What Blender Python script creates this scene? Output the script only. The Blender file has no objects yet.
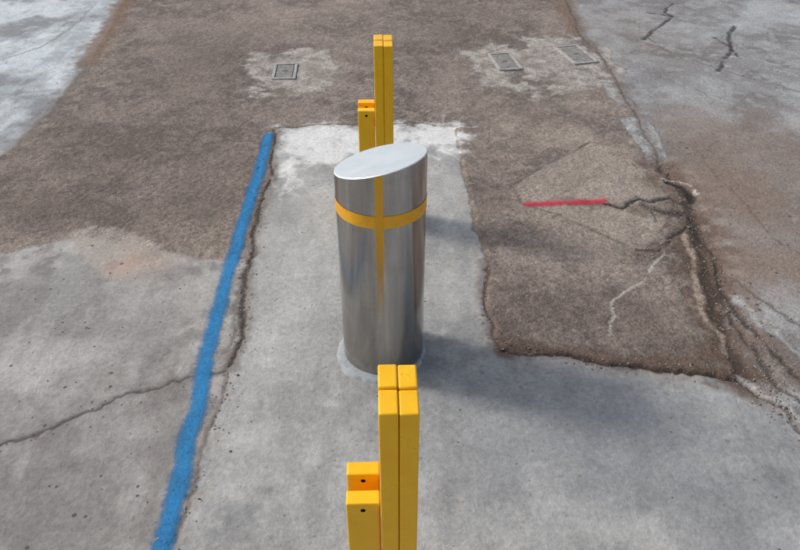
import bpy, bmesh, math, random
import numpy as np
from mathutils import Vector, Matrix
random.seed(4); rng=np.random.default_rng(7)
S=bpy.context.scene
S.view_settings.view_transform='Standard'
try: S.view_settings.look='None'
except Exception: pass
S.view_settings.exposure=0

H=2.2; TH=math.radians(36.4); FP=744.0
cam=bpy.data.cameras.new("camera"); co=bpy.data.objects.new("camera",cam); S.collection.objects.link(co)
co.location=(0,0,H); co.rotation_euler=(math.radians(90)-TH,0,0)
cam.sensor_width=36; cam.lens=FP/800*36; cam.clip_start=0.05; cam.clip_end=2000
S.camera=co
# pixel positions of ground marks, cast through the camera onto the ground plane (m)
def g(p):
    x=p[0]-400; v=p[1]-275
    t=H/(FP*math.sin(TH)+v*math.cos(TH))
    return (x*t,(FP*math.cos(TH)-v*math.sin(TH))*t)
def G(l): return np.array([g(p) for p in l])

# ---------- light ----------
EL=math.radians(42); AZ=math.atan2(-1.03,0.36)
w=bpy.data.worlds.new("World"); S.world=w; w.use_nodes=True
nt=w.node_tree; bg=nt.nodes['Background']; sky=nt.nodes.new('ShaderNodeTexSky')
sky.sky_type='NISHITA'; sky.sun_disc=False; sky.sun_elevation=EL; sky.sun_rotation=AZ%(2*math.pi)
sky.dust_density=3.0; sky.air_density=1.0
hs=nt.nodes.new('ShaderNodeHueSaturation'); hs.inputs['Saturation'].default_value=.6
nt.links.new(sky.outputs[0],hs.inputs['Color']); nt.links.new(hs.outputs[0],bg.inputs[0]); bg.inputs[1].default_value=0.14
sl=bpy.data.lights.new("sun",'SUN'); sl.energy=2.05; sl.angle=math.radians(9); sl.color=(1,0.94,0.86)
so=bpy.data.objects.new("sun",sl); S.collection.objects.link(so)
d=Vector((math.sin(AZ)*math.cos(EL),math.cos(AZ)*math.cos(EL),math.sin(EL)))
so.rotation_euler=d.to_track_quat('Z','Y').to_euler(); so.location=(-4,3,6)

# ---------- numpy noise ----------
def hsh(ix,iy,seed):
    h=(ix.astype(np.int64)*374761393+iy.astype(np.int64)*668265263+seed*1442695041)&0xffffffff
    h=((h^(h>>13))*1274126177)&0xffffffff
    h=(h^(h>>16))&0xffffffff
    return h/4294967295.0
def vn(x,y,seed=0):
    ix=np.floor(x); iy=np.floor(y); fx=x-ix; fy=y-iy
    fx=fx*fx*fx*(fx*(fx*6-15)+10); fy=fy*fy*fy*(fy*(fy*6-15)+10)
    a=hsh(ix,iy,seed); b=hsh(ix+1,iy,seed); c=hsh(ix,iy+1,seed); e=hsh(ix+1,iy+1,seed)
    return (a+(b-a)*fx+(c-a)*fy+(a-b-c+e)*fx*fy)*2-1
def fbm(x,y,sc,oc=4,seed=0,gain=.5):
    r=0;a=1;n=0
    for i in range(oc):
        ca,sa=math.cos(i*1.1+.3),math.sin(i*1.1+.3)
        r=r+a*vn((x*ca-y*sa)*sc+17.3*i,(x*sa+y*ca)*sc-9.1*i,seed+i*13); n+=a; a*=gain; sc*=2.03
    return r/n
def sm(a,b,x):
    t=np.clip((x-a)/(b-a),0,1); return t*t*(3-2*t)
def pl_dist(X,Y,pl,closed=False):
    pl=np.asarray(pl); D=np.full(X.shape,1e9); n=len(pl)
    for i in range(n if closed else n-1):
        a=pl[i]; b=pl[(i+1)%n]; ex,ey=b-a; L=ex*ex+ey*ey+1e-12
        t=np.clip(((X-a[0])*ex+(Y-a[1])*ey)/L,0,1)
        D=np.minimum(D,(X-a[0]-t*ex)**2+(Y-a[1]-t*ey)**2)
    return np.sqrt(D)
def sdf(X,Y,pl):
    pl=np.asarray(pl); ins=np.zeros(X.shape,bool); n=len(pl)
    for i in range(n):
        a=pl[i]; b=pl[(i+1)%n]
        c=((a[1]>Y)!=(b[1]>Y))
        xi=(b[0]-a[0])*(Y-a[1])/((b[1]-a[1])+1e-12)+a[0]
        ins^=c&(X<xi)
    D=pl_dist(X,Y,pl,True)
    return np.where(ins,-D,D)

# ---------- ground grid ----------
xs=np.arange(-4.7,4.7,0.0085)
ys=[1.15]
while ys[-1]<8.6: ys.append(ys[-1]+0.0046+0.0012*(ys[-1]-1.15))
ys=np.array(ys)
def ext(a,dirn,lim):
    out=[];s=0.03;v=a
    while abs(v)<lim: v=v+dirn*s; s*=1.22; out.append(v)
    return out
xs=np.concatenate([ext(xs[0],-1,400)[::-1],xs,ext(xs[-1],1,400)])
ys=np.concatenate([ext(ys[0],-1,400)[::-1],ys,ext(ys[-1],1,400)])
X,Y=np.meshgrid(xs,ys); nx,ny=len(xs),len(ys)
X=X.ravel();Y=Y.ravel()
w1=fbm(X,Y,5,4,1)*.035; w2=fbm(X,Y,5,4,50)*.035
f1=fbm(X,Y,30,3,91)*.010; f2=fbm(X,Y,30,3,97)*.010
XW=X+w1+f1; YW=Y+w2+f2
XF=X+w1*.35+f1*.6; YF=Y+w2*.35+f2*.6

def lin(c):
    c=np.array(c)/255.0
    return np.where(c<=.04045,c/12.92,((c+.055)/1.055)**2.4)
LUM=np.array([0.82,0.835,0.86])
def A(c): return lin(c)/LUM

slab=G([(276,129),(360,126),(452,127),(458,150),(466,185),(476,228),(487,260),(485,300),(495,338),(506,349),(545,352),(600,362),(660,371),(720,376),(746,380),(770,404),(800,432),(900,520),(1100,760),(1100,900),(100,900),(150,600),(172,535),(190,495),(207,450),(222,400),(235,360),(243,335),(248,290),(258,235),(268,190),(274,150)])
asph=G([(132,-90),(124,0),(104,42),(82,72),(50,112),(15,146),(-80,200),(-200,225),(-200,262),(-40,250),(0,252),(45,243),(90,236),(150,250),(200,259),(300,258),(330,350),(480,385),(750,392),(738,365),(722,325),(704,265),(692,215),(668,180),(648,140),(628,92),(607,60),(583,35),(563,0),(552,-90)])
dsl=sdf(XF,YF,slab); das=sdf(XW,YW,asph)
inw=(Y>0.6)&(Y<10)&(np.abs(X)<7)

C=np.zeros((len(X),3)); 
def mix(m,c,s=None):
    global C
    m=np.clip(m,0,1)[:,None]; C=C*(1-m)+A(c)*m
n_big=fbm(X,Y,.9,4,300); n_mid=fbm(X,Y,3.2,5,310); n_fine=fbm(X,Y,14,4,330); n_ff=fbm(X,Y,45,3,350)
n_str=fbm(X*2.2,Y*.7,4,4,370)
C[:]=A((142,141,140))
mix(.6*sm(0,.45,n_mid+.4*n_fine),(161,160,159)); mix(.7*sm(.0,.45,-n_big-.3*n_fine),(113,111,110)); mix(.4*sm(.05,.4,-n_fine),(106,103,102)); mix(.35*sm(.1,.4,n_str),(168,169,169))
def blob(px,r,ry=None,k=1.0):
    c=g(px); ry=ry or r
    q=((X-c[0]+w1*4)/r)**2+((Y-c[1]+w2*4)/ry)**2
    return k*np.exp(-q)
for p,r,ry,k in [((60,300),.3,.2,.5),((150,330),.2,.3,.4),((20,520),.3,.2,.4),((110,460),.25,.15,.35)]:
    mix(blob(p,r,ry,k),(120,119,120))
for p,r,ry,k in [((30,370),.35,.2,.45),((170,300),.15,.2,.45),((120,430),.2,.1,.4),((100,360),.2,.12,.4)]:
    mix(blob(p,r,ry,k)*(.8+.8*n_mid),(168,167,167))
# top-left old light concrete
tl=G([(135,-90),(126,0),(106,40),(84,70),(50,110),(15,144),(-80,200),(-300,240),(-500,-90)])
dtl=sdf(XW,YW,tl)
m=sm(.04,-.04,dtl); mix(m,(152,159,165)); mix(m*.7*sm(-.05,.5,n_mid+.4*n_fine),(188,197,204)); mix(m*.75*sm(0.0,.45,-n_mid-.4*n_big-.3*n_fine),(112,114,118)); mix(m*.4*sm(.1,.4,n_str),(194,201,206))
# right side old paving
rt=G([(552,-90),(563,0),(583,35),(607,60),(628,92),(648,140),(668,180),(692,215),(704,265),(722,325),(746,380),(900,520),(1600,500),(1300,-90)])
drt=sdf(XW,YW,rt); mr=sm(.03,-.03,drt)
mix(mr,(124,125,127))
mix(mr*.7*sm(0.0,.5,n_mid+.6*n_big),(150,154,157)); mix(mr*.6*sm(.05,.45,-n_mid-.3*n_fine),(98,95,96)); mix(mr*.35*sm(.1,.4,n_fine),(158,160,162))
for p,r,ry,k in [((735,190),.5,.7,.9),((770,270),.5,.4,.85),((640,30),.5,.9,.35),((800,150),.5,.6,.6),((700,130),.35,.4,.6)]:
    mix(mr*blob(p,r,ry,k),(119,105,95))
for p,r,ry,k in [((760,25),1.2,.6,.65),((780,110),.5,.25,.4),((770,320),.2,.25,.45),((610,8),.4,.4,.5)]:
    mix(mr*blob(p,r,ry,k)*(.6+.8*n_mid),(166,171,176))
# asphalt
ma=sm(.02,-.02,das)
mix(ma,(110,101,96))
mix(ma*.7*sm(0,.5,n_mid+.5*n_big),(130,120,113)); mix(ma*.7*sm(0,.45,-n_mid-.4*n_fine),(88,80,76))
mix(ma*.45*sm(.08,.42,n_fine),(142,132,124)); mix(ma*.35*sm(.1,.4,-n_ff),(78,71,67)); mix(ma*.3*sm(.12,.45,n_ff),(148,139,131))
for p,r,ry,k in [((200,60),.6,1.2,.45),((120,150),.7,.5,.5),((40,200),.5,.3,.55),((220,200),.25,.4,.45),((450,30),.5,1.,.3),((560,310),.35,.18,.55),((690,350),.25,.12,.85),((490,200),.2,.5,.3),((640,320),.2,.12,.5),((520,330),.15,.1,.5)]:
    mix(ma*blob(p,r,ry,k)*(.8+.7*n_fine),(84,74,68))
for p,r,ry,k in [((600,150),.45,.35,.5),((580,200),.4,.25,.5),((560,110),.5,.3,.4),((330,20),.8,.9,.3),((480,120),.3,.6,.35),((560,255),.4,.25,.3)]:
    mix(ma*blob(p,r,ry,k)*(.8+.8*n_mid),(152,142,132))
# transition fringe on the left (dusty)
mix(.7*sm(.10,0,np.abs(das+.03))*(X<0)*(Y<5)*sm(-.3,.4,n_fine),(132,123,116))
mix(.6*blob((60,215),.6,.12)*ma,(80,71,66))
# pinkish repair patch
pp=G([(72,232),(95,226),(130,229),(158,240),(172,262),(160,280),(128,284),(100,272),(80,256)])
dp=sdf(XW,YW,pp); mix(.75*sm(.03,-.03,dp)*(.8+.5*n_fine),(150,143,137)); mix(.45*blob((132,264),.10,.08),(170,139,120))
# patches with utility covers
for pl in ([(246,66),(262,50),(300,46),(330,54),(346,70),(335,84),(322,94),(290,98),(262,96),(244,88)],
           [(466,52),(486,41),(540,38),(585,36),(606,48),(624,72),(620,88),(590,86),(560,92),(515,95),(485,84),(470,70)]):
    dd=sdf(X+w1*4+f1*3,Y+w2*4+f2*3,G(pl)); mm=sm(.05,-.05,dd)
    mix(.75*mm*sm(-.6,.05,n_mid+.7*n_fine),(146,142,138)); mix(mm*.5*sm(.05,.4,n_fine+.4*n_ff),(168,165,161)); mix(mm*.5*sm(.05,.4,-n_fine),(108,102,97))
    mix(.4*sm(.035,0,np.abs(dd)),(82,75,71))
# cracked panel beside red mark
pa=G([(512,186),(545,165),(590,142),(628,148),(662,166),(676,196),(664,228),(640,252),(612,240),(560,215),(520,204)])
dpa=sdf(XF,YF,pa); mix(.5*sm(.02,-.02,dpa),(147,138,130)); mix(.65*sm(.018,0,np.abs(dpa))*sm(-.4,.1,n_mid),(80,71,65))
# light strip patches by gutter
for pl,c in (([(600,82),(618,84),(636,104),(632,112),(612,98)],(150,152,154)),([(622,120),(640,114),(656,128),(665,155),(650,163),(632,140)],(148,152,155))):
    dd=sdf(XW,YW,G(pl)); mix(.9*sm(.02,-.02,dd)*(.85+.4*n_fine),c); mix(.5*sm(.015,0,np.abs(dd)),(84,77,73))
# brown grime strip top-left
dd=pl_dist(XW,YW,G([(130,-20),(120,12),(104,38),(86,64)])); mix(.85*sm(.15,.03,dd+.06*n_fine),(108,88,72))
dd=pl_dist(XW,YW,G([(86,64),(50,112),(12,148)])); mix(.55*sm(.12,.02,dd+.05*n_fine),(98,91,87))
mix(.8*sm(.16,.02,pl_dist(XW,YW,G([(556,-30),(568,12),(580,32)]))),(106,86,70))
# new slab
ms=sm(.004,-.004,dsl)
mix(ms,(146,148,149))
mix(ms*.6*sm(0,.5,n_mid+.3*n_fine),(163,165,166)); mix(ms*.65*sm(0,.5,-n_mid-.2*n_big-.2*n_fine),(122,124,126))
mix(ms*.3*sm(.1,.5,n_fine),(170,170,168)); mix(ms*.4*sm(.1,.5,n_str),(167,168,169)); mix(ms*.4*sm(.1,.5,-n_str),(119,120,121))
for p,r,ry,k in [((610,430),.45,.3,.5),((700,480),.5,.3,.45),((500,450),.3,.3,.35),((560,380),.3,.12,.35),((300,520),.2,.15,.3)]:
    mix(ms*blob(p,r,ry,k),(113,117,122))
for p,r,ry,k in [((300,300),.15,.4,.35),((450,260),.1,.3,.25),((620,530),.3,.1,.5),((300,430),.2,.25,.3),((320,210),.2,.4,.25)]:
    mix(ms*blob(p,r,ry,k),(170,171,170))
mix(ms*.45*sm(.12,.0,-dsl)*sm(-.2,.4,n_fine),(122,115,108))
for p,r,k,c in [((470,300),.03,.4,(140,122,104)),((330,400),.05,.3,(178,180,180)),((540,470),.04,.35,(176,178,178)),((300,360),.03,.4,(178,178,176)),((640,500),.05,.3,(96,98,102)),((450,500),.06,.35,(104,106,110)),((280,480),.04,.35,(104,104,106))]:
    mix(blob(p,r,r*.7,k)*(1+1.5*n_fine),c)
# whitish lime spill at the slab head
sp=G([(284,130),(350,127),(420,125),(456,124),(470,142),(458,152),(436,148),(400,150),(352,160),(330,168),(300,164),(288,192),(278,188)])
dspl=sdf(X+w1*2+f1*3.,Y+w2*2+f2*3.,sp); msp=sm(.05,-.06,dspl+.10*fbm(X,Y,9,3,700))
mix(.8*msp*sm(-.5,.2,n_fine+.4),(206,209,210))
for q in ([(430,143),(468,144)],[(440,150),(462,160)],[(425,130),(475,128)],[(290,165),(280,200)],[(400,145),(440,158)]):
    mix(.75*sm(.016,.0,pl_dist(XW,YW,G(q)))*(.6+.9*n_fine),(208,211,213))
# ---- cracks ----
CR=np.full(X.shape,0.0)
cracks=[]
def crackP(P,wd,c,k,depth,soft,gap,deb,warp=1.):
    global CR
    cracks.append((P,wd,deb))
    dist=np.full(X.shape,9.); 
    sel=inw&(X>P[:,0].min()-.3)&(X<P[:,0].max()+.3)&(Y>P[:,1].min()-.3)&(Y<P[:,1].max()+.3)
    dist[sel]=pl_dist(X[sel]+warp*(w1[sel]*.9+f1[sel]*1.2),Y[sel]+warp*(w2[sel]*.9+f2[sel]*1.2),P)
    wv=wd*(1+1.0*n_mid+.6*n_ff+.5*n_fine)
    m=k*sm(wv+soft,wv*.3,dist)*(wv+soft>0)
    if gap: m=m*sm(-.6,.0,n_fine+.15)
    mix(m,c)
    CR=np.maximum(CR,m*depth)
def crack(pl,wd,c=(48,43,41),k=1.,depth=1.,soft=.008,gap=True,deb=0): crackP(G(pl),wd,c,k,depth,soft,gap,deb)
def halo(pl,wd,c,k):
    P=G(pl); d=pl_dist(XW,YW,P); mix(k*sm(wd,wd*.2,d+wd*.6*n_fine),c)
L_edge=[(276,130),(272,155),(266,190),(257,232),(249,270),(246,300),(242,335),(230,368)]
halo(L_edge,.055,(108,101,96),.8)
crack(L_edge,.006,(54,49,47),.9,.8,.010,True,50)
crack([(230,368),(221,400),(206,450),(189,495),(170,540),(150,600)],.004,(94,88,84),.75,.35,.012,True,30)
crack([(226,372),(212,410),(196,462)],.004,(150,142,134),.45,-.3,.012)
crack([(258,240),(250,275),(240,300),(236,330),(226,352)],.003,(82,77,74),.6,.35,.008)
halo([(0,446),(60,425),(100,409),(135,394),(190,377),(228,371)],.035,(112,109,108),.6)
crack([(-60,470),(0,446),(35,434),(60,424),(100,409),(135,393),(165,385),(190,376),(228,371)],.003,(70,66,64),.85,.5,.008,False,10)
crack([(276,129),(320,126),(362,124),(420,124),(455,128)],.005,(72,66,63),.75,.4)
crack([(456,130),(462,165),(468,190),(477,228),(488,260)],.005,(98,90,85),.75,.4)
R_edge=[(488,260),(486,300),(496,338),(508,349)]
halo(R_edge,.05,(96,86,80),.7); crack(R_edge,.005,(62,54,50),.85,.6,.008,True,15)
B_edge=[(506,348),(545,352),(600,361),(660,370),(720,375),(748,381)]
halo([(p[0],p[1]-4) for p in B_edge],.08,(86,71,62),.8); crack(B_edge,.006,(50,42,38),.92,.9,.009,False,40)  # shadow of the higher asphalt edge painted into the seam's dark brown
gut=[(562,-10),(580,33),(604,60),(624,92),(640,125),(662,165),(684,192),(694,215),(702,255),(716,305),(730,345),(750,380)]
halo(gut[5:],.20,(96,79,68),.75)
halo([(560,202),(610,205),(650,212),(690,215)],.07,(98,86,79),.6)
halo([(692,215),(672,240),(640,255)],.07,(98,86,78),.6)
halo(gut[7:],.10,(72,60,52),.5)
halo(gut[:6],.06,(104,96,90),.6)
crack(gut[:6],.004,(78,70,65),.75,.5,.010,True,10)
crack(gut[5:],.022,(62,51,44),.85,1.3,.025,True,90)
crack([(690,215),(698,235),(712,252),(716,275),(722,300),(738,322),(752,345)],.007,(48,41,36),.85,1.0,.012,True,30)
crack([(686,232),(694,262),(698,290),(706,315),(722,330),(726,350)],.010,(170,154,140),.65,-.5,.014)
crack([(748,381),(772,404),(800,431),(860,490)],.010,(72,62,56),.8,.9,.012,True,60)
crack([(742,374),(765,392),(790,415),(830,450)],.012,(160,161,162),.65,-.4,.012)
halo([(740,300),(770,345),(800,385),(850,430)],.12,(104,90,81),.65)
crack([(722,292),(745,318),(768,345),(790,372),(820,400)],.008,(56,49,45),.85,.8,.014,True,40)
crack([(735,296),(760,322),(790,345),(830,375)],.010,(156,159,161),.6,-.4,.012)
crack([(755,345),(772,378),(800,405)],.007,(62,56,52),.8,.8,.014,True,30)
crack([(706,250),(730,275),(760,300),(800,325)],.004,(78,69,63),.7,.5,.010,True,10)
crack([(606,203),(622,207),(638,199),(652,203),(668,197),(682,202),(694,206)],.010,(40,36,36),.95,1.,.013,True,30)
crack([(645,206),(662,210),(680,212)],.020,(54,47,44),.85,.8,.025,True,10)
crack([(668,180),(680,184),(690,192),(692,200)],.020,(34,31,31),.95,1.4,.018,False,10)
crack([(662,176),(676,178),(690,184),(696,192)],.007,(172,172,170),.75,-.5,.010)
crack([(640,199),(652,212),(656,222)],.004,(64,58,55),.8,.6)
crack([(692,215),(680,232),(666,245),(654,250),(638,252)],.007,(54,46,42),.88,.7,.010,True,15)
crack([(662,250),(655,262),(650,274),(640,286),(626,296),(612,304),(609,318),(608,334)],.002,(170,166,161),.72,.1,.009)
crack([(512,186),(545,166),(590,142)],.003,(78,71,68),.65,.3)
for pl in ([(672,4),(664,12),(674,16),(656,28),(644,40)],[(648,12),(662,14),(672,16)],[(736,26),(729,38),(732,50),(722,64),(718,70)],[(716,38),(730,46),(738,56)]):
    crack(pl,.013,(50,48,48),.88,.8,.020,True,6)
crack([(648,38),(668,50),(694,60),(730,72),(800,92)],.008,(90,85,82),.65,.5)
crack([(640,40),(690,52),(760,60),(830,80)],.008,(172,176,180),.4,-.3)
crack([(700,150),(720,180),(745,200),(770,235),(820,270)],.003,(82,73,68),.55,.3)
crack([(0,60),(40,48),(70,30),(95,5)],.010,(96,98,101),.5,.4)
crack([(-30,100),(20,92),(60,90)],.008,(104,104,104),.5,.3)
for i in range(30):
    while True:
        x0,y0=rng.uniform(-3.6,3.6),rng.uniform(1.6,7.2)
        j=np.argmin((xs-x0)**2); k_=np.argmin((ys-y0)**2)
        if dsl[k_*nx+j]>.15: break
    a=rng.uniform(0,6.28); P=[(x0,y0)]
    for s in range(rng.integers(4,10)):
        a+=rng.normal()*.5; x0+=math.cos(a)*.09; y0+=math.sin(a)*.09; P.append((x0,y0))
    crackP(np.array(P),.001,(80,75,72),.5,.2,.009,True,0)
# relief
Z=(.006*n_big+.003*n_mid+ma*(1-ms)*(.0020*n_ff+.003*n_fine)+.0006*n_ff)*inw
Z=Z+inw*(.010*sm(0,.03,dsl)*sm(.35,.1,dsl)*(X>.3)) 
Z=Z-inw*.010*CR
Z=Z-inw*.02*sm(.20,.02,pl_dist(X,Y,G(gut[5:])))
idx=np.arange(nx*ny).reshape(ny,nx)
F=np.stack([idx[:-1,:-1],idx[:-1,1:],idx[1:,1:],idx[1:,:-1]],-1).reshape(-1,4)
def make(name,F,dz,attrs,mat):
    used=np.unique(F); re=np.full(nx*ny,-1,np.int64); re[used]=np.arange(len(used)); F2=re[F]
    me=bpy.data.meshes.new(name); V=np.stack([X[used],Y[used],Z[used]+dz],1)
    me.vertices.add(len(V)); me.vertices.foreach_set("co",V.ravel().astype(np.float32))
    me.loops.add(F2.size); me.loops.foreach_set("vertex_index",F2.ravel().astype(np.int32))
    me.polygons.add(len(F2)); me.polygons.foreach_set("loop_start",(np.arange(len(F2))*4).astype(np.int32))
    me.update(calc_edges=True); me.polygons.foreach_set("use_smooth",np.ones(len(F2),bool))
    for k,v in attrs.items():
        v=v[used]
        if v.ndim==2:
            a=me.attributes.new(k,'FLOAT_COLOR','POINT'); a.data.foreach_set("color",np.concatenate([v,np.ones((len(v),1))],1).ravel().astype(np.float32))
        else:
            a=me.attributes.new(k,'FLOAT','POINT'); a.data.foreach_set("value",v.astype(np.float32))
    me.materials.append(mat); o=bpy.data.objects.new(name,me); S.collection.objects.link(o); return o

# node helper
class N:
    def __init__(s,name):
        s.m=bpy.data.materials.new(name); s.m.use_nodes=True; s.t=s.m.node_tree; s.b=s.t.nodes['Principled BSDF']; s.out=s.t.nodes['Material Output']
    def n(s,ty,**k):
        o=s.t.nodes.new(ty)
        for a,b in k.items():
            setattr(o,a,b)
        return o
    def l(s,a,b): s.t.links.new(a,b)
    def val(s,inp,v):
        if isinstance(v,bpy.types.NodeSocket): s.l(v,inp)
        else: inp.default_value=v
    def math(s,op,a,b=0.,c=None,clamp=False):
        o=s.n('ShaderNodeMath',operation=op,use_clamp=clamp); s.val(o.inputs[0],a); s.val(o.inputs[1],b)
        if c is not None: s.val(o.inputs[2],c)
        return o.outputs[0]
    def noise(s,sc,det=3,rough=.5,vec=None,dist=0):
        o=s.n('ShaderNodeTexNoise'); o.inputs['Scale'].default_value=sc;o.inputs['Detail'].default_value=det;o.inputs['Roughness'].default_value=rough;o.inputs['Distortion'].default_value=dist
        if vec is not None: s.l(vec,o.inputs['Vector'])
        return o.outputs['Fac']
    def mr(s,v,a,b,c,d):
        o=s.n('ShaderNodeMapRange'); s.val(o.inputs[0],v)
        for i,q in zip((1,2,3,4),(a,b,c,d)): o.inputs[i].default_value=q
        return o.outputs[0]
    def mix(s,f,a,b,bt='MIX'):
        o=s.n('ShaderNodeMix',data_type='RGBA',blend_type=bt); s.val(o.inputs[0],f)
        for i,q in ((6,a),(7,b)):
            if isinstance(q,bpy.types.NodeSocket): s.l(q,o.inputs[i])
            else: o.inputs[i].default_value=(*q,1)
        return o.outputs[2]
    def attr(s,nm,f=False):
        o=s.n('ShaderNodeAttribute',attribute_name=nm); return o.outputs['Fac' if f else 'Color']

M=N("ground_surface"); geo=M.n('ShaderNodeNewGeometry').outputs['Position']
base=M.attr("tone"); rough=M.attr("grain",True)
v1=M.n('ShaderNodeTexVoronoi'); v1.inputs['Scale'].default_value=95; M.l(geo,v1.inputs['Vector'])
sp1=M.n('ShaderNodeSeparateColor'); M.l(v1.outputs['Color'],sp1.inputs[0])
agg=M.mr(sp1.outputs[0],0,1,-1,1)
agg2=M.mr(M.noise(190,1,.5,geo),.25,.75,-1,1)
nf=M.noise(42,5,.68,geo); nm=M.noise(9,3,.65,geo)
t=M.math('MULTIPLY',agg,.22); t=M.math('MULTIPLY_ADD',agg2,.24,t); t=M.math('MULTIPLY',t,rough)
t=M.math('MULTIPLY_ADD',M.math('SUBTRACT',nf,.5),.85,t); t=M.math('MULTIPLY_ADD',M.math('SUBTRACT',nm,.5),.4,t)
t=M.math('ADD',t,1.0)
vs=M.n('ShaderNodeVectorMath',operation='SCALE'); M.l(base,vs.inputs[0]); M.l(t,vs.inputs['Scale'])
st=M.math('MULTIPLY',M.math('GREATER_THAN',sp1.outputs[1],.95),M.math('LESS_THAN',v1.outputs['Distance'],.38)); st=M.math('MULTIPLY',M.math('MULTIPLY',st,rough),.45)
cst=M.mix(st,vs.outputs[0],(.42,.39,.36))
v3=M.n('ShaderNodeTexVoronoi'); v3.inputs['Scale'].default_value=24; M.l(geo,v3.inputs['Vector'])
sp3=M.n('ShaderNodeSeparateColor'); M.l(v3.outputs['Color'],sp3.inputs[0])
pr=M.math('MULTIPLY',M.mr(sp3.outputs[1],.62,1,0,.23),M.mr(nm,.4,.6,.4,1.3))
pd=M.math('ADD',v3.outputs['Distance'],M.math('MULTIPLY',M.math('SUBTRACT',nf,.5),.15))
pit=M.math('MULTIPLY',M.math('LESS_THAN',pd,pr),.75)
pit=M.math('MULTIPLY',pit,M.attr("pits",True))
col=M.mix(pit,cst,(.06,.053,.05))
M.l(col,M.b.inputs['Base Color']); M.b.inputs['Roughness'].default_value=.82; M.b.inputs['Specular IOR Level'].default_value=.3
hh=M.math('MULTIPLY',v1.outputs['Distance'],-.5); hh=M.math('MULTIPLY',hh,rough); hh=M.math('MULTIPLY_ADD',nf,1.3,hh)
bp=M.n('ShaderNodeBump'); bp.inputs['Strength'].default_value=.65; bp.inputs['Distance'].default_value=.006; M.l(hh,bp.inputs['Height']); M.l(bp.outputs[0],M.b.inputs['Normal'])

grain=np.clip(.22+.78*np.maximum(ma*(1-ms),mr*.6),0,1)
grain=grain*(1-.6*msp)
pits=np.clip((1-ma)*(1-ms)+.35*ms,0,1)
att={"tone":C,"grain":grain,"pits":pits}
fm=(dsl[F].mean(axis=1)<0)&(inw[F].all(axis=1))
make("concrete_slab",F[fm],0,att,M.m)
make("ground",F[~fm],0,att,M.m)

# ---- painted lines: thin draped sheets with sprayed edge ----
def paint(name,pl,hw,colr,wear,seed):
    P=G(pl); sel=inw&(X>P[:,0].min()-.15)&(X<P[:,0].max()+.15)&(Y>P[:,1].min()-.15)&(Y<P[:,1].max()+.15)
    D=np.full(X.shape,9.); D[sel]=pl_dist(X[sel]+w1[sel]*.35,Y[sel]+w2[sel]*.35,P)-hw
    Fm=F[(D[F]<.035).all(axis=1)]
    m=N(name+"_paint"); gp=m.n('ShaderNodeNewGeometry').outputs['Position']
    a=m.noise(60,5,.7,gp); b=m.noise(9,4,.6,gp); c=m.noise(200,2,.6,gp)
    dd=m.math('MULTIPLY_ADD',m.math('SUBTRACT',a,.5),.07,m.attr("edge",True))
    dd=m.math('MULTIPLY_ADD',m.math('SUBTRACT',b,.5),.03,dd)
    al=m.mr(dd,.012,-.015,0,1)
    wr=m.mr(m.math('MULTIPLY_ADD',c,.45,m.math('MULTIPLY',a,.55)),wear-.06,wear+.08,0,1)
    al=m.math('MULTIPLY',al,m.math('MULTIPLY_ADD',wr,.62,.34))
    cc=m.mix(m.mr(b,.35,.65,0,1),tuple(x*.72 for x in colr),colr); cc=m.mix(m.mr(a,.5,.75,0,.35),cc,tuple(min(1,x*1.25+.04) for x in colr))
    m.l(cc,m.b.inputs['Base Color']); m.l(al,m.b.inputs['Alpha']); m.b.inputs['Roughness'].default_value=.7
    bb=m.n('ShaderNodeBump'); bb.inputs['Strength'].default_value=.7; bb.inputs['Distance'].default_value=.006; m.l(a,bb.inputs['Height']); m.l(bb.outputs[0],m.b.inputs['Normal'])
    return make(name,Fm,.003,{"edge":D},m.m)
paint("blue_painted_line",[(268,136),(262,160),(252,195),(240,235),(229,272),(217,320),(209,350),(203,375),(196,410),(182,470),(168,520),(150,585)],.034,(.001,.22,.52),.41,1)
paint("red_painted_line",[(526,205),(560,204),(604,201)],.022,(.72,.025,.07),.45,2)

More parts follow.
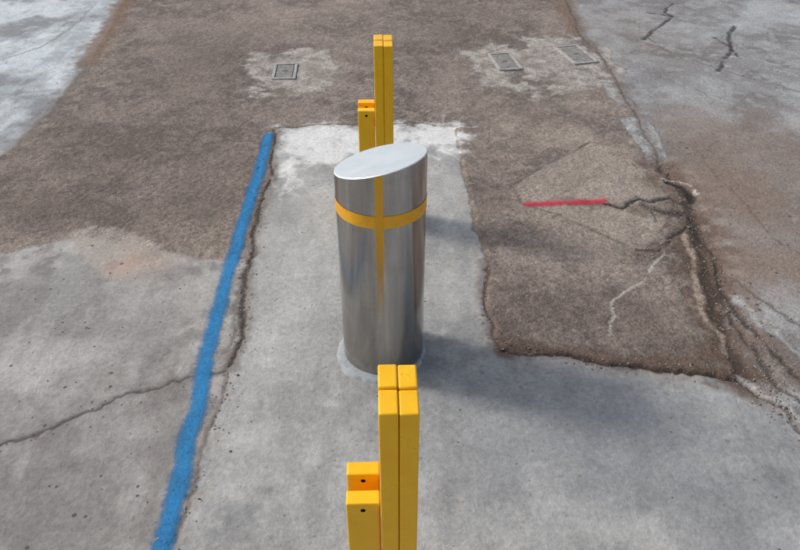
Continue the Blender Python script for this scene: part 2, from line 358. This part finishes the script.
# ---- gravel debris ----
def gravel():
    ico=bmesh.new(); bmesh.ops.create_icosphere(ico,subdivisions=1,radius=1)
    iv=np.array([v.co[:] for v in ico.verts]); ifc=np.array([[v.index for v in f.verts] for f in ico.faces]); ico.free()
    pts=[]
    for P,wd,deb in cracks:
        for _ in range(deb*3):
            i=rng.integers(len(P)-1); t_=rng.random(); p=P[i]*(1-t_)+P[i+1]*t_
            pts.append((p[0]+rng.normal()*(.025+wd*1.5),p[1]+rng.normal()*(.025+wd*1.5),rng.uniform(.0015,.005)*(1.6 if rng.random()<.06 else 1)))
    for _ in range(2200):
        pts.append((rng.uniform(-4,4),rng.uniform(1.3,7.8),rng.uniform(.0012,.0038)))
    VV=[];FF=[];CC=[];k=0
    ZZ=Z.reshape(ny,nx)
    for x,y,r in pts:
        i=min(max(np.searchsorted(xs,x),0),nx-1); j=min(max(np.searchsorted(ys,y),0),ny-1)
        s=np.array([rng.uniform(.7,1.4),rng.uniform(.7,1.4),rng.uniform(.45,.85)])*r
        a=rng.random()*6.28; v=iv*(1+rng.normal(size=(len(iv),1))*.13)*s
        v=np.stack([v[:,0]*math.cos(a)-v[:,1]*math.sin(a),v[:,0]*math.sin(a)+v[:,1]*math.cos(a),v[:,2]],1)+np.array([x,y,ZZ[j,i]+s[2]*.4])
        VV.append(v);FF.append(ifc+k);k+=len(iv); b=rng.uniform(.07,.34); CC.append(np.tile([b*1.05,b*.97,b*.9,1],(len(iv),1)))
    VV=np.concatenate(VV);FF=np.concatenate(FF);CC=np.concatenate(CC)
    me=bpy.data.meshes.new("gravel"); me.from_pydata(VV.tolist(),[],FF.tolist())
    a=me.attributes.new("tone",'FLOAT_COLOR','POINT'); a.data.foreach_set("color",CC.ravel().astype(np.float32))
    m=N("gravel_stone"); m.l(m.attr("tone"),m.b.inputs['Base Color']); m.b.inputs['Roughness'].default_value=.9
    me.materials.append(m.m); o=bpy.data.objects.new("gravel",me); S.collection.objects.link(o)
gravel()

# ---- object helpers ----
def obj(name,bm,mat,parent=None,smooth=False):
    me=bpy.data.meshes.new(name); bm.to_mesh(me); bm.free(); me.materials.append(mat)
    if smooth:
        for p in me.polygons: p.use_smooth=True
    o=bpy.data.objects.new(name,me); S.collection.objects.link(o)
    if parent: o.parent=parent
    return o
def box_bm(x0,x1,y0,y1,z0,z1,bev=.004,seg=3):
    bm=bmesh.new(); bmesh.ops.create_cube(bm,size=1)
    for v in bm.verts:
        v.co=((x0+x1)/2+v.co.x*(x1-x0),(y0+y1)/2+v.co.y*(y1-y0),(z0+z1)/2+v.co.z*(z1-z0))
    if bev: bmesh.ops.bevel(bm,geom=bm.edges[:],offset=bev,segments=seg,affect='EDGES',profile=.5)
    return bm
def flat_big(o):
    for p in o.data.polygons:
        if p.area>2e-3: p.use_smooth=False

# ---- yellow paint ----
YM=N("yellow_enamel"); gp=YM.n('ShaderNodeTexCoord').outputs['Object']
yn=YM.noise(14,5,.6,gp); yf=YM.noise(160,3,.6,gp)
yc=YM.mix(YM.mr(yn,.3,.7,0,1),(.92,.47,.003),(.97,.56,.005))
yc=YM.mix(YM.mr(YM.math('MULTIPLY_ADD',yf,.5,YM.math('MULTIPLY',yn,.5)),.59,.67,0,.5),yc,(.42,.22,.02))
YM.l(yc,YM.b.inputs['Base Color']); YM.l(YM.mr(yn,.3,.7,.30,.5),YM.b.inputs['Roughness'])
bb=YM.n('ShaderNodeBump'); bb.inputs['Strength'].default_value=.3; bb.inputs['Distance'].default_value=.001; YM.l(yf,bb.inputs['Height']); YM.l(bb.outputs[0],YM.b.inputs['Normal'])
DK=N("dark_recess"); DK.b.inputs['Base Color'].default_value=(.02,.018,.015,1)
def yellow_post(name,cx,cy,yaw):
    e=bpy.data.objects.new(name,None); S.collection.objects.link(e); e.location=(cx,cy,0); e.rotation_euler=(0,0,yaw)
    k=1
    for ix in (-1,1):
        for iy in (-1,1):
            x0,x1=(-.0455,-.0008) if ix<0 else (.0008,.0455)
            y0,y1=(-.079,-.0022) if iy<0 else (.0022,.079)
            top=.992+(.001 if ix<0 else -.0015)+(.002 if iy>0 else 0)
            flat_big(obj("tall_tube_%d"%k,box_bm(x0,x1,y0,y1,-.02,top,.0045,3),YM.m,e,True)); k+=1
    k=1
    for iy,top in ((-1,.660),(1,.668)):
        y0,y1=(-.063,-.021) if iy<0 else (.021,.063)
        x0,x1=-.131,-.0475
        o=obj("short_tube_%d"%k,box_bm(x0,x1,y0,y1,-.02,top,.0045,3),YM.m,e,True)
        cb=bmesh.new(); bmesh.ops.create_cone(cb,cap_ends=True,segments=24,radius1=.0065,radius2=.0065,depth=.03,matrix=Matrix.Translation(((x0+x1)/2,y0,top-.026))@Matrix.Rotation(math.pi/2,4,'X'))
        c=obj("cutter",cb,DK.m,e); o.data.materials.append(DK.m)
        md=o.modifiers.new("hole",'BOOLEAN'); md.object=c; md.operation='DIFFERENCE'; md.solver='EXACT'
        bpy.context.view_layer.update()
        dg=bpy.context.evaluated_depsgraph_get(); nm=bpy.data.meshes.new_from_object(o.evaluated_get(dg)); o.modifiers.clear(); o.data=nm
        bpy.data.objects.remove(c)
        for p in o.data.polygons:
            p.use_smooth=False
        pb=bmesh.new(); bmesh.ops.create_cone(pb,cap_ends=True,segments=24,radius1=.0062,radius2=.0062,depth=.002,matrix=Matrix.Translation(((x0+x1)/2,y0+.012,top-.026))@Matrix.Rotation(math.pi/2,4,'X'))
        obj("hole_bottom_%d"%k,pb,DK.m,e); k+=1
    obj("spacer_block",box_bm(-.128,-.050,-.0208,.0208,.30,.38,.002,1),YM.m,e)
    obj("base_plate",box_bm(-.19,.105,-.14,.14,-.004,.012,.003,2),YM.m,e)
    for i,(bx,by) in enumerate(((-.165,-.115),(-.165,.115),(.08,-.115),(.08,.115))):
        b=bmesh.new(); bmesh.ops.create_cone(b,cap_ends=True,segments=6,radius1=.011,radius2=.011,depth=.012,matrix=Matrix.Translation((bx,by,.018)))
        obj("bolt_%d"%(i+1),b,DK.m,e)
yaw=.033
yellow_post("yellow_post",-.0045,1.205,yaw)
yellow_post("yellow_post.001",-.081,3.53,yaw)

# ---- bollard ----
R=.172; BX,BY=-.072,2.435; HC=.928
e=bpy.data.objects.new("bollard",None); S.collection.objects.link(e); e.location=(BX,BY,0)
sx,sy=.245,-.17   # slope of the cut top
ztop=lambda x,y:HC+sx*x+sy*y
SM=N("brushed_stainless_steel")
gp=SM.n('ShaderNodeTexCoord').outputs['Object']
mp=SM.n('ShaderNodeMapping'); mp.inputs['Scale'].default_value=(2.5,2.5,240); SM.l(gp,mp.inputs[0])
br=SM.noise(1,4,.6,mp.outputs[0])
mp2=SM.n('ShaderNodeMapping'); mp2.inputs['Scale'].default_value=(10,10,1.1); SM.l(gp,mp2.inputs[0])
sm_=SM.noise(1,5,.65,mp2.outputs[0])
smg=SM.noise(6,5,.68,gp)
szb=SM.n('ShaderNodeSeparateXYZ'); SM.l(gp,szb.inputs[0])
cs=SM.mix(SM.mr(sm_,.32,.68,0,1),(.34,.325,.305),(.60,.585,.56))
cs=SM.mix(SM.mr(smg,.5,.78,0,.4),cs,(.27,.25,.225))
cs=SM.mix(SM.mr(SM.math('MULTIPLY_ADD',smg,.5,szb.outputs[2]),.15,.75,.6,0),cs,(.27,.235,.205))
cs=SM.mix(SM.mr(br,.35,.7,0,.10),cs,(.66,.65,.63))
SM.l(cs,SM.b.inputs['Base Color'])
SM.b.inputs['Metallic'].default_value=1
SM.l(SM.mr(smg,.3,.7,.13,.25),SM.b.inputs['Roughness'])
SM.b.inputs['Anisotropic'].default_value=.7; SM.b.inputs['Anisotropic Rotation'].default_value=.25
tg=SM.n('ShaderNodeTangent',direction_type='RADIAL',axis='Z'); SM.l(tg.outputs[0],SM.b.inputs['Tangent'])
bb=SM.n('ShaderNodeBump'); bb.inputs['Strength'].default_value=.05; bb.inputs['Distance'].default_value=.0005; SM.l(br,bb.inputs['Height']); SM.l(bb.outputs[0],SM.b.inputs['Normal'])
TM=N("satin_steel_lid"); gp=TM.n('ShaderNodeTexCoord').outputs['Object']
mp=TM.n('ShaderNodeMapping'); mp.inputs['Scale'].default_value=(3,240,3); TM.l(gp,mp.inputs[0])
TM.l(TM.mix(TM.mr(TM.noise(9,4,.6,gp),.3,.7,0,1),(.82,.88,.90),(.93,.97,.98)),TM.b.inputs['Base Color']); TM.b.inputs['Metallic'].default_value=.85; TM.b.inputs['Roughness'].default_value=.42
bb=TM.n('ShaderNodeBump'); bb.inputs['Strength'].default_value=.1; bb.inputs['Distance'].default_value=.0005; TM.l(TM.noise(1,3,.6,mp.outputs[0]),bb.inputs['Height']); TM.l(bb.outputs[0],TM.b.inputs['Normal'])
def tube(r,a0,a1,zf0,zf1,n,nz,closed):
    bm=bmesh.new(); rings=[]
    for k in range(nz+1):
        row=[]
        for i in range(n if closed else n+1):
            a=a0+(a1-a0)*i/n; x,y=r*math.cos(a),r*math.sin(a); z0,z1=zf0(x,y),zf1(x,y)
            row.append(bm.verts.new((x,y,z0+(z1-z0)*k/nz)))
        rings.append(row)
    m=len(rings[0])
    for k in range(nz):
        for i in range(m if closed else m-1):
            j=(i+1)%m; bm.faces.new((rings[k][i],rings[k][j],rings[k+1][j],rings[k+1][i]))
    return bm,rings
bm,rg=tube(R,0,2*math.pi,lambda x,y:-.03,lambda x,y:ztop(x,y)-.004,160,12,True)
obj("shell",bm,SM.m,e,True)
bm=bmesh.new(); rows=[]
for rr,dz in ((R,-.004),(R-.0006,-.0022),(R-.0018,-.0008),(R-.004,0),):
    rows.append([bm.verts.new((rr*math.cos(a),rr*math.sin(a),ztop(rr*math.cos(a),rr*math.sin(a))+dz)) for a in [2*math.pi*i/160 for i in range(160)]])
for k in range(3):
    for i in range(160):
        j=(i+1)%160; bm.faces.new((rows[k][i],rows[k][j],rows[k+1][j],rows[k+1][i]))
bm.faces.new(rows[-1])
o=obj("lid",bm,TM.m,e,True); o.data.polygons[-1].use_smooth=False
# tape band, then a strip painted as the post's reflection
TP=N("yellow_reflective_tape"); gp=TP.n('ShaderNodeTexCoord').outputs['Object']
TP.l(TP.mix(TP.mr(TP.noise(20,5,.6,gp),.3,.7,0,1),(.80,.38,.010),(.92,.47,.02)),TP.b.inputs['Base Color']); TP.b.inputs['Roughness'].default_value=.35
zb=.764
bm,_=tube(R+.0012,0,2*math.pi,lambda x,y:zb-.026,lambda x,y:zb+.026,160,2,True); obj("horizontal_tape",bm,TP.m,e,True)
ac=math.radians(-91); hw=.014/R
TV=N("yellow_painted_reflection"); gp=TV.n('ShaderNodeTexCoord').outputs['Object']; sz=TV.n('ShaderNodeSeparateXYZ'); TV.l(gp,sz.inputs[0])  # near post's reflection in the steel, painted as a yellow strip fading downward
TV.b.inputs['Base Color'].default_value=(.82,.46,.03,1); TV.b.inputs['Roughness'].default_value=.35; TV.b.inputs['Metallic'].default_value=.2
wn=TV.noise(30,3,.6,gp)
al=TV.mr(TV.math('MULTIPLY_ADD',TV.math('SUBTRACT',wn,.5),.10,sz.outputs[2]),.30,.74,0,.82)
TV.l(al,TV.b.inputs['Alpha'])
bm,_=tube(R+.0022,ac-hw,ac+hw,lambda x,y:.26,lambda x,y:ztop(x,y)-.006,10,20,False); obj("reflection_strip",bm,TV.m,e,True)
# grout collar
CM=N("grout"); gp=CM.n('ShaderNodeTexCoord').outputs['Object']
CM.l(CM.mix(CM.mr(CM.noise(18,6,.7,gp),.3,.7,0,1),(.25,.27,.285),(.40,.425,.44)),CM.b.inputs['Base Color']); CM.b.inputs['Roughness'].default_value=.85
bb=CM.n('ShaderNodeBump'); bb.inputs['Strength'].default_value=.6; bb.inputs['Distance'].default_value=.005; CM.l(CM.noise(60,5,.7,gp),bb.inputs['Height']); CM.l(bb.outputs[0],CM.b.inputs['Normal'])
bm=bmesh.new(); rows=[]; n=160
for k,(f,z) in enumerate(((0,.012),(.5,.011),(.85,.008),(1,-.012))):
    row=[]
    for i in range(n):
        a=2*math.pi*i/n; out=.012+.030*max(0,math.cos(a-math.radians(225)))+.010*max(0,math.cos(a-math.radians(250)))**3+.006*math.sin(a*5+1)*math.sin(a*2)+.003*math.sin(a*11+2)+.003*math.sin(a*27)*math.sin(a*4)
        rr=R-.006+(out+.006)*f; row.append(bm.verts.new((rr*math.cos(a),rr*math.sin(a),z)))
    rows.append(row)
for k in range(3):
    for i in range(n):
        j=(i+1)%n; bm.faces.new((rows[k][i],rows[k+1][i],rows[k+1][j],rows[k][j]))
obj("grout_collar",bm,CM.m,e,True)

# ---- utility covers ----
UM=N("weathered_cover"); gp=UM.n('ShaderNodeNewGeometry').outputs['Position']
UM.l(UM.mix(UM.mr(UM.noise(28,6,.75,gp),.3,.7,0,1),(.11,.10,.095),(.34,.325,.31)),UM.b.inputs['Base Color']); UM.b.inputs['Roughness'].default_value=.85
UF=N("weathered_frame"); gp=UF.n('ShaderNodeNewGeometry').outputs['Position']
UF.l(UF.mix(UF.mr(UF.noise(28,6,.75,gp),.3,.7,0,1),(.22,.21,.2),(.52,.51,.50)),UF.b.inputs['Base Color']); UF.b.inputs['Roughness'].default_value=.85
def cover(name,c,w_,h_,rot):
    p=g(c); e=bpy.data.objects.new(name,None); S.collection.objects.link(e); e.location=(p[0],p[1],.007); e.rotation_euler=(0,0,rot)
    obj("lid",box_bm(-w_/2,w_/2,-h_/2,h_/2,-.02,.001,.003,1),UM.m,e)
    t_=.028
    for i,(a,b,c_,d_) in enumerate(((-w_/2-t_,w_/2+t_,h_/2+.006,h_/2+t_),(-w_/2-t_,w_/2+t_,-h_/2-t_,-h_/2-.006),(-w_/2-t_,-w_/2-.006,-h_/2-.0055,h_/2+.0055),(w_/2+.006,w_/2+t_,-h_/2-.0055,h_/2+.0055))):
        obj("frame_%d"%(i+1),box_bm(a,b,c_,d_,-.02,.005,.002,1),UF.m,e)
    obj("gap",box_bm(-w_/2-.0058,w_/2+.0058,-h_/2-.0052,h_/2+.0052,-.03,-.008,0),DK.m,e)
    obj("lift_slot",box_bm(-.02,.02,-.006,.006,.0,.0022,0),DK.m,e)
cover("utility_cover",(285,72),.13,.27,.05)
cover("utility_cover.001",(505,62),.14,.32,.16)
cover("utility_cover.002",(576,55),.16,.36,.25)
